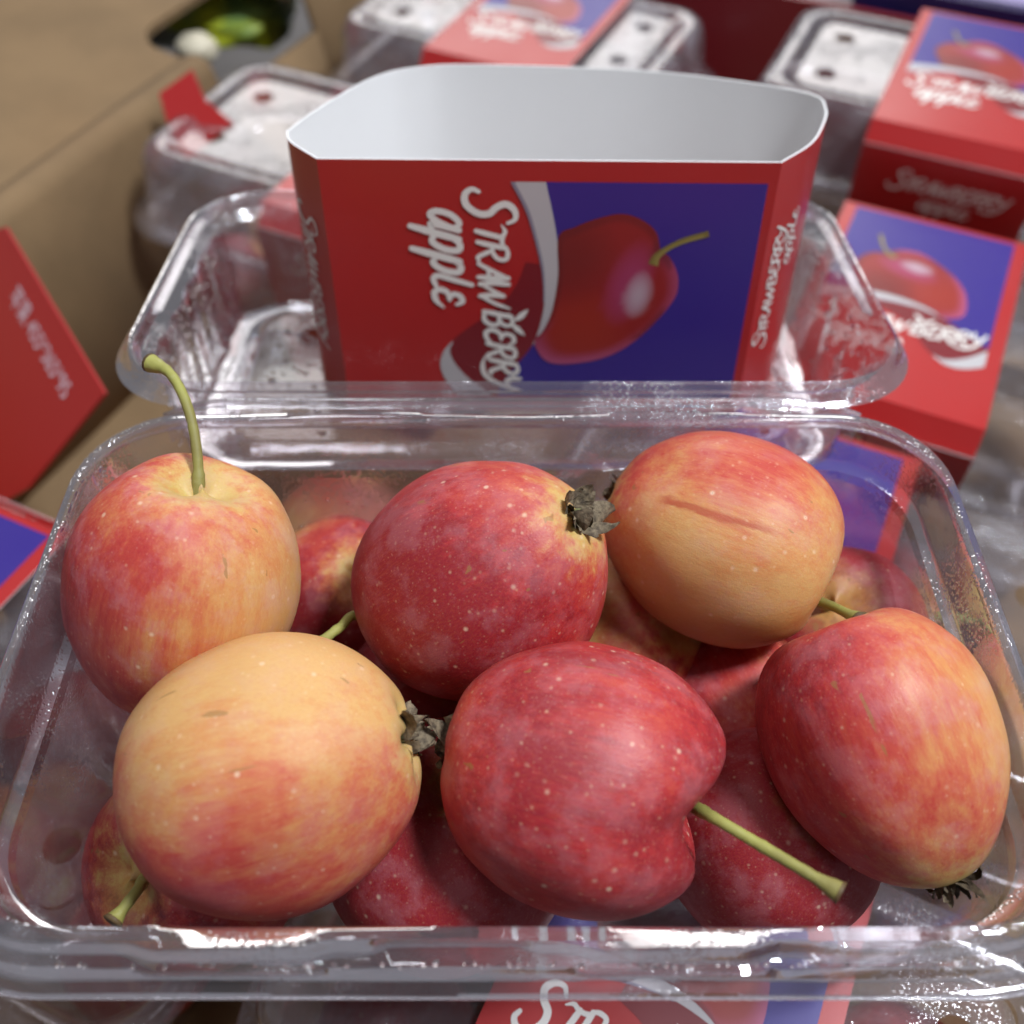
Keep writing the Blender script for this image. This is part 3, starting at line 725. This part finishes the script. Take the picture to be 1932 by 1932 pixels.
SPOTS = [  # g1, g2, z, yaw, sleeve shift, label of box, label of sleeve
 (.048, .232, TOP, 0, 0, 'closed clear punnet behind the right side of the open lid, in a blue-fronted sleeve', 'red and blue sleeve right of the open lid with printed apple in full view'),
 (.042, .374, TOP + .018, 0, .004, 'closed clear punnet in the top right corner, dew on its lid', 'red sleeve in the top right corner, farthest on the right'),
 (-.170, .374, TOP + .004, 0, .008, 'closed clear punnet at the top edge, behind the standing sleeve', 'red sleeve at the top edge behind the standing sleeve'),
 (-.181, .231, TOP + .008, 0, .026, 'closed clear punnet with vent hole between the carton wall and the standing sleeve', 'red sleeve almost hidden directly behind the standing sleeve and lid'),
 (.048, .103, TOP - .001, 0, -.016, 'closed clear punnet directly under the right end of the open punnet', 'red and blue sleeve seen through the right wall of the open punnet'),
 (.048, -.022, TOP - .001, 0, 0, 'closed clear punnet below the front rim of the open punnet', 'red and blue sleeve below the front rim with a large letter S'),
 (-.152, -.034, TOP - .001, 0, -.036, 'closed clear punnet at the lower left, beside the red carton flap', 'red and blue sleeve at the left edge below the red carton flap'),
]
for i, (a, b, z, yw, sh, lb, ls) in enumerate(SPOTS):
    s = proto if i == 0 else copy_tree(proto); s.matrix_world = boxed_matrix(a + sh, b, z, yw)
    tag(s, ls, 'card sleeve', 'printed card sleeves')
    q = pro if i == 0 else copy_tree(pro); q.matrix_world = Matrix.Translation(grid(a, b, z - .0006)) @ Matrix.Rotation(YAW + yw, 4, 'Z')
    tag(q, lb, 'punnet', 'closed punnets in the carton')

# ------------------------------------------------------------------ apples
def apple_mesh(hw, hh, seed, cav=.20, cavw=.33, basin=.07, taper=.10, ns=72, nt=48, lobes=.018, cleft=None, sq=0.0):
    """z = stem end up; tapers to the calyx end"""
    vs, fs = [], []; rnd = random.Random(seed); ph = rnd.uniform(0, 6); so = Vector((rnd.uniform(0, 50), 0, 0))
    for j in range(nt + 1):
        t = math.pi * j / nt; st, ct = math.sin(t), math.cos(t)
        for k in range(ns):
            a = 2 * math.pi * k / ns
            prof = st ** (1 - sq) * (1 + taper * ct) * (1 + .05 * st * st)
            z = math.copysign(abs(ct) ** (1 - sq * .6), ct)
            if ct > 0: z -= cav * math.exp(-(st / cavw) ** 2) * (1 + .25 * math.sin(2 * a + ph))
            if cleft and ct > -.2:
                a0, dep, wid = cleft; sd = st * math.sin(a - a0); z -= dep * math.exp(-(sd / wid) ** 2) * max(0, ct) ** .5
            if ct <= 0: z += basin * math.exp(-(st / .24) ** 2) * (1 + .5 * math.cos(5 * a + ph))
            lb = 1 + lobes * math.cos(5 * a + ph) * (.25 + .75 * (.5 - .5 * ct)) + .012 * math.cos(2 * a + ph * 2) 
            p = Vector((prof * lb * math.cos(a), prof * lb * math.sin(a), z))
            nz_ = mnoise.noise(p * 1.1 + so) * .045 + mnoise.noise(p * 2.6 + so) * .012
            p *= 1 + nz_ * min(1, st * 2)
            vs.append(Vector((p.x * hw, p.y * hw, p.z * hh)))
    for j in range(nt):
        for k in range(ns):
            fs.append((j * ns + k, (j + 1) * ns + k, (j + 1) * ns + (k + 1) % ns, j * ns + (k + 1) % ns))
    return vs, fs
def calyx_mesh(seed, size=1.0):
    """crumpled dried sepals, pointing along +z"""
    rnd = random.Random(seed); vs, fs, fm = [], [], []
    for layer in range(3):
        for k in range(5 if layer < 2 else 4):
            a = 2 * math.pi * (k + .4 * layer + rnd.uniform(-.25, .25)) / 5
            L = rnd.uniform(.0042, .0068) * size * (1, .8, .6)[layer]; wd = rnd.uniform(.0011, .0019) * size
            dirr = Vector((math.cos(a), math.sin(a), 0)); per = Vector((-math.sin(a), math.cos(a), 0))
            el = R(rnd.uniform(35, 80) + 8 * layer); curl = rnd.uniform(-2.4, 1.6); tw = rnd.uniform(-1.6, 1.6)
            p = dirr * .0013 * size; n = 7; o = len(vs)
            for i in range(n):
                t = i / (n - 1); e = el + curl * t * t
                if i: p = p + (dirr * math.cos(e) + Vector((0, 0, 1)) * math.sin(e)) * (L / (n - 1)) + Vector((rnd.uniform(-1, 1), rnd.uniform(-1, 1), rnd.uniform(-1, 1))) * .00022 * size
                ww = wd * (math.sin(math.pi * (.25 + .72 * t))) ; pr = per * math.cos(tw * t) + Vector((0, 0, 1)) * math.sin(tw * t)
                up = dirr * math.sin(-e) + Vector((0, 0, 1)) * math.cos(e)
                vs += [p - pr * ww, p + up * .0004 * size * rnd.uniform(.3, 1.4), p + pr * ww]
            for i in range(n - 1):
                for q in (0, 1):
                    fs.append((o + i * 3 + q, o + i * 3 + q + 1, o + i * 3 + q + 4, o + i * 3 + q + 3)); fm.append(1 if (i == 0 and layer == 0) else 0)
    # short neck
    path = [Vector((0, 0, -.0015)), Vector((0, 0, .0006)), Vector((.0002, 0, .0022))]
    tv_, tf_ = tube(path, [.0020 * size, .0017 * size, .0012 * size], 10); o = len(vs)
    vs += tv_; fs += [tuple(i + o for i in q) for q in tf_]; fm += [1] * len(tf_)
    return vs, fs, fm
def make_apple(label, px, py, Z, hw, hh, stem_axis, seed, red, bias, amp=.55, bloom=.22, stem=None, calyx=False, cal_size=1.0, roll=0.0, cav=.20, basin=.07, taper=.10, group=None, cavw=.33, streak=.45, pos=None, dots=1.0, cleft=None, scar=None, endk=1.0, sq=.04):
    c = at(px, py, Z) if pos is None else pos
    zax = stem_axis; xr = RT if abs(zax.dot(RT)) < .9 else UP
    xax = (xr - zax * xr.dot(zax)).normalized(); yax = zax.cross(xax)
    rot = Matrix((xax, yax, zax)).transposed() @ Matrix.Rotation(roll, 3, 'Z')
    low = hw * .9
    root = empty('apple', c - Vector((0, 0, low))); tag(root, label, 'apple', group or 'apples in the open punnet')
    if cleft:
        lv = rot.transposed() @ (-FW); cleft = (math.atan2(lv.y, lv.x) + cleft[2], cleft[0], cleft[1])
    if scar: scar = (rot.transposed() @ scar[0], scar[1], rot.transposed() @ scar[2], scar[3], scar[4])
    v, f = apple_mesh(hw, hh, seed, cav, cavw, basin, taper, cleft=cleft, sq=sq)
    m = mat_apple('apple_skin_%d' % seed, seed, rot.transposed() @ red, bias, amp, bloom, streak=streak, dots=dots, scar=scar, endk=endk)
    o = mesh_obj('fruit', v, f, m, root)
    o.matrix_local = Matrix.Translation((0, 0, low)) @ rot.to_4x4()
    if stem:
        b0 = c + zax * (hh * (1 - cav * .95) - .003); b1 = c + zax * (hh * (1 - cav * .95) + .001)
        path = catmull([b0] + [at(*q) for q in stem], 10); n = len(path)
        rad = [(.00098 if i > 8 else .0012) + .00100 * max(0, (i / (n - 1) - .80) / .20) ** 1.5 + .00016 * mnoise.noise(Vector((i * .45, seed, 0))) for i in range(n)]
        sv, sf = tube([p - root.location for p in path], rad, 12, True)
        so_ = mesh_obj('stem', sv, sf, [M_STEM, M_STEMEND], root)
        so_.data.polygons[-1].material_index = 1
        for pidx in range(len(sf) - 2 - 12, len(sf) - 2): so_.data.polygons[pidx].material_index = 1
    if calyx:
        v, f, fm = calyx_mesh(seed, cal_size); co_ = mesh_obj('calyx', v, f, [M_CALYX, M_CALYXG], root, True, fm)
        co_.matrix_local = Matrix.Translation((0, 0, low)) @ rot.to_4x4() @ Matrix.Translation((0, 0, -hh * (1 - basin) + .0011)) @ Matrix.Rotation(math.pi, 4, 'X')
    return root
VV = view_vec
def Zof(D, d): return F_ * D / d
make_apple('rosy apple at the back left, long green stem standing upright', 340, 1124, Zof(.0450, 437), .0204, .0285, VV(.30, .84, .42), 1, VV(-.95, .1, .1), .46, .46, .28,
           stem=[(374, 880, .1865), (364, 805, .187), (345, 745, .188), (318, 702, .190), (282, 684, .192)], cav=.19, taper=.17)
make_apple('red apple at the back centre, dried brown calyx facing the viewer', 920, 1086, Zof(.0500, 474), .0226, .0270, -VV(.66, .45, .60), 2, VV(-.55, -.45, .4), .78, .32, .20, calyx=True, cal_size=1.3, roll=.6, taper=.18, basin=.05, sq=.06)
make_apple('orange apple at the back right, red shoulder and reddish scratch', 1362, 1010, Zof(.0490, 440), .0207, .0258, -VV(-.88, .36, -.25), 3, VV(.25, .85, -.35), .36, .42, .18, calyx=True, cal_size=.8, taper=.10, sq=.06,
           scar=(VV(.30, .95, .0), .10, VV(.95, -.30, 0), -.75, .30))
make_apple('yellow apple at the front left, largest, calyx pointing right', 516, 1452, Zof(.0505, 540), .0232, .0267, -VV(.95, .25, .06), 4, VV(-.15, -.95, -.1), .37, .48, .15, calyx=True, cal_size=1.35, taper=.06, basin=.10)
make_apple('deep red apple at the front centre, pale stem reaching to the right', 1100, 1464, Zof(.0485, 515), .0222, .0256, VV(.96, -.20, .12), 5, VV(.2, -.2, .6), .80, .22, .19,
           stem=[(1345, 1542, .166), (1430, 1592, .162), (1520, 1645, .158), (1588, 1686, .1555)], calyx=True, cal_size=1.3, cav=.22, cavw=.30, taper=.02, roll=0, cleft=(.21, .26, .1), endk=.0, sq=.13)
make_apple('red and orange apple at the far right, resting calyx down', 1668, 1402, Zof(.0458, 470), .0204, .0260, -VV(.36, -.90, .24), 6, VV(-.9, .1, .1), .50, .40, .22, calyx=True, cal_size=1.0, taper=.15, sq=.05, basin=.0)
LZ = -.0495
def low(label, px, py, z, hw, hh, ax, seed, red, bias, **kw):
    return make_apple(label, 0, 0, 0, hw, hh, ax, seed, red, bias, pos=onz(px, py, z), **kw)
low('red apple half hidden between the back left and back centre apples', 655, 1125, -.043, .0185, .0205, VV(-.3, -.3, -.8), 11, VV(.3, -.2, .3), .68)
low('striped apple at the lower left corner, green stem towards the rim', 385, 1620, -.0495, .0205, .0225, VV(-.45, .08, .85), 12, VV(-.3, -.6, .3), .55, streak=.9,
    stem=[(262, 1676, .178), (212, 1740, .173)])
low('dark red apple in shade under the two front apples', 842, 1600, -.0490, .0240, .0255, VV(.2, .6, .5), 13, VV(0, 0, 1), 1.0)
low('yellow and red apple in the gap under the back centre apple', 1205, 1215, -.0480, .0205, .0225, VV(.4, .3, .8), 14, VV(.9, -.1, .2), .38)
low('shaded orange apple wedged between front centre and far right apples', 1385, 1335, -.0505, .0195, .0215, VV(.2, -.5, .6), 15, VV(-.5, .3, .2), .45)
low('small red apple peeking out behind the far right apple', 1575, 1200, -.0465, .0195, .0210, VV(-.25, .5, .8), 16, VV(0, .3, .8), .85, stem=[(1535, 1130, .214), (1575, 1146, .206), (1625, 1172, .198)])
low('dark red apple beneath the long pale stem at the front', 1440, 1580, -.0490, .0210, .0230, VV(.3, .5, .6), 17, VV(0, 0, 1), .92)
low('dark red apple at the bottom of the gap in the middle', 800, 1330, -.0520, .0190, .0210, VV(.3, .5, .6), 18, VV(0, 0, 1), .95, stem=[(690, 1166, .205), (640, 1185, .200), (596, 1222, .196)])
# apples inside the closed punnets that show through
k = 0
for (a, b, n1) in ((.048, -.022, 'below the front rim'), (-.152, -.034, 'at the lower left'), (-.181, .231, 'beside the carton wall'), (-.170, .374, 'at the top edge')):
    for i in range(6):
        gx = a - .062 + .062 * (i % 3); gy = b - .022 + .044 * (i // 3)
        k += 1; vx = Vector((random.uniform(-1, 1), random.uniform(-1, 1), random.uniform(-.2, 1))).normalized()
        make_apple('apple packed inside the closed punnet ' + n1, 0, 0, 0, .0205, .0215, vx, 30 + k, VV(0, 0, 1), .75, pos=grid(gx, gy, TOP - .0935 + .0235), group='apples inside the closed punnet ' + n1)

# ------------------------------------------------------------------ beyond the carton
def blob(name, c, rx, ry, rz, m, seed, parent=None, amp=.12, n=28):
    vs, fs = [], []; so = Vector((seed, 0, 0))
    for j in range(n + 1):
        t = math.pi * j / n
        for q in range(n):
            a = 2 * math.pi * q / n; p = Vector((math.sin(t) * math.cos(a), math.sin(t) * math.sin(a), math.cos(t)))
            s = 1 + amp * mnoise.noise(p * 2.2 + so) + amp * .6 * mnoise.noise(p * 6 + so)
            e = Vector((abs(p.x) ** .7 * (1 if p.x > 0 else -1), abs(p.y) ** .7 * (1 if p.y > 0 else -1), p.z)) if seed > 50 else p
            vs.append(c + Vector((e.x * rx, e.y * ry, e.z * rz)) * s)
    for j in range(n):
        for q in range(n): fs.append((j * n + q, (j + 1) * n + q, (j + 1) * n + (q + 1) % n, j * n + (q + 1) % n))
    return mesh_obj(name, vs, fs, m, parent)
pc = onz(440, 20, -.104); pk = empty('snack_pack', pc); tag(pk, 'crumpled green and yellow packet seen through the carton hand hole', 'packet')
blob('pouch', Vector((0, 0, 0)), .034, .030, .014, M_PACK, 60, pk, .25); blob('foil_seal', Vector((-.022, -.02, -.004)), .024, .012, .005, M_FOIL, 61, pk, .3)
gb = blob('garlic_bulb', onz(372, 92, -.096), .011, .009, .008, M_CREAM, 8, None, .10)
tag(gb, 'cream coloured rounded item below the green packet in the hand hole', 'produce')
tr = empty('storage_tray', grid(.02, .60, -.18)); tag(tr, 'dark navy plastic tray with lavender inside at the top right corner', 'tray')
def tpart(name, a, b, c, d, z0, z1, m):
    v, f = box_mesh(grid(a, c, z0), G1 * (b - a), G2 * (d - c), EZ * (z1 - z0)); iv = Matrix.Translation(-tr.location)
    return mesh_obj(name, [iv @ p for p in v], f, m, tr, False)
tpart('near_wall', -.02, .35, .464, .472, -.1795, -.066, M_NAVY); tpart('far_wall', -.02, .35, .72, .726, -.1795, -.066, M_NAVY)
tpart('side_wall', -.026, -.0202, .464, .726, -.1795, -.066, M_NAVY); tpart('floor', -.02, .35, .4722, .7198, -.1795, -.072, M_LAV)
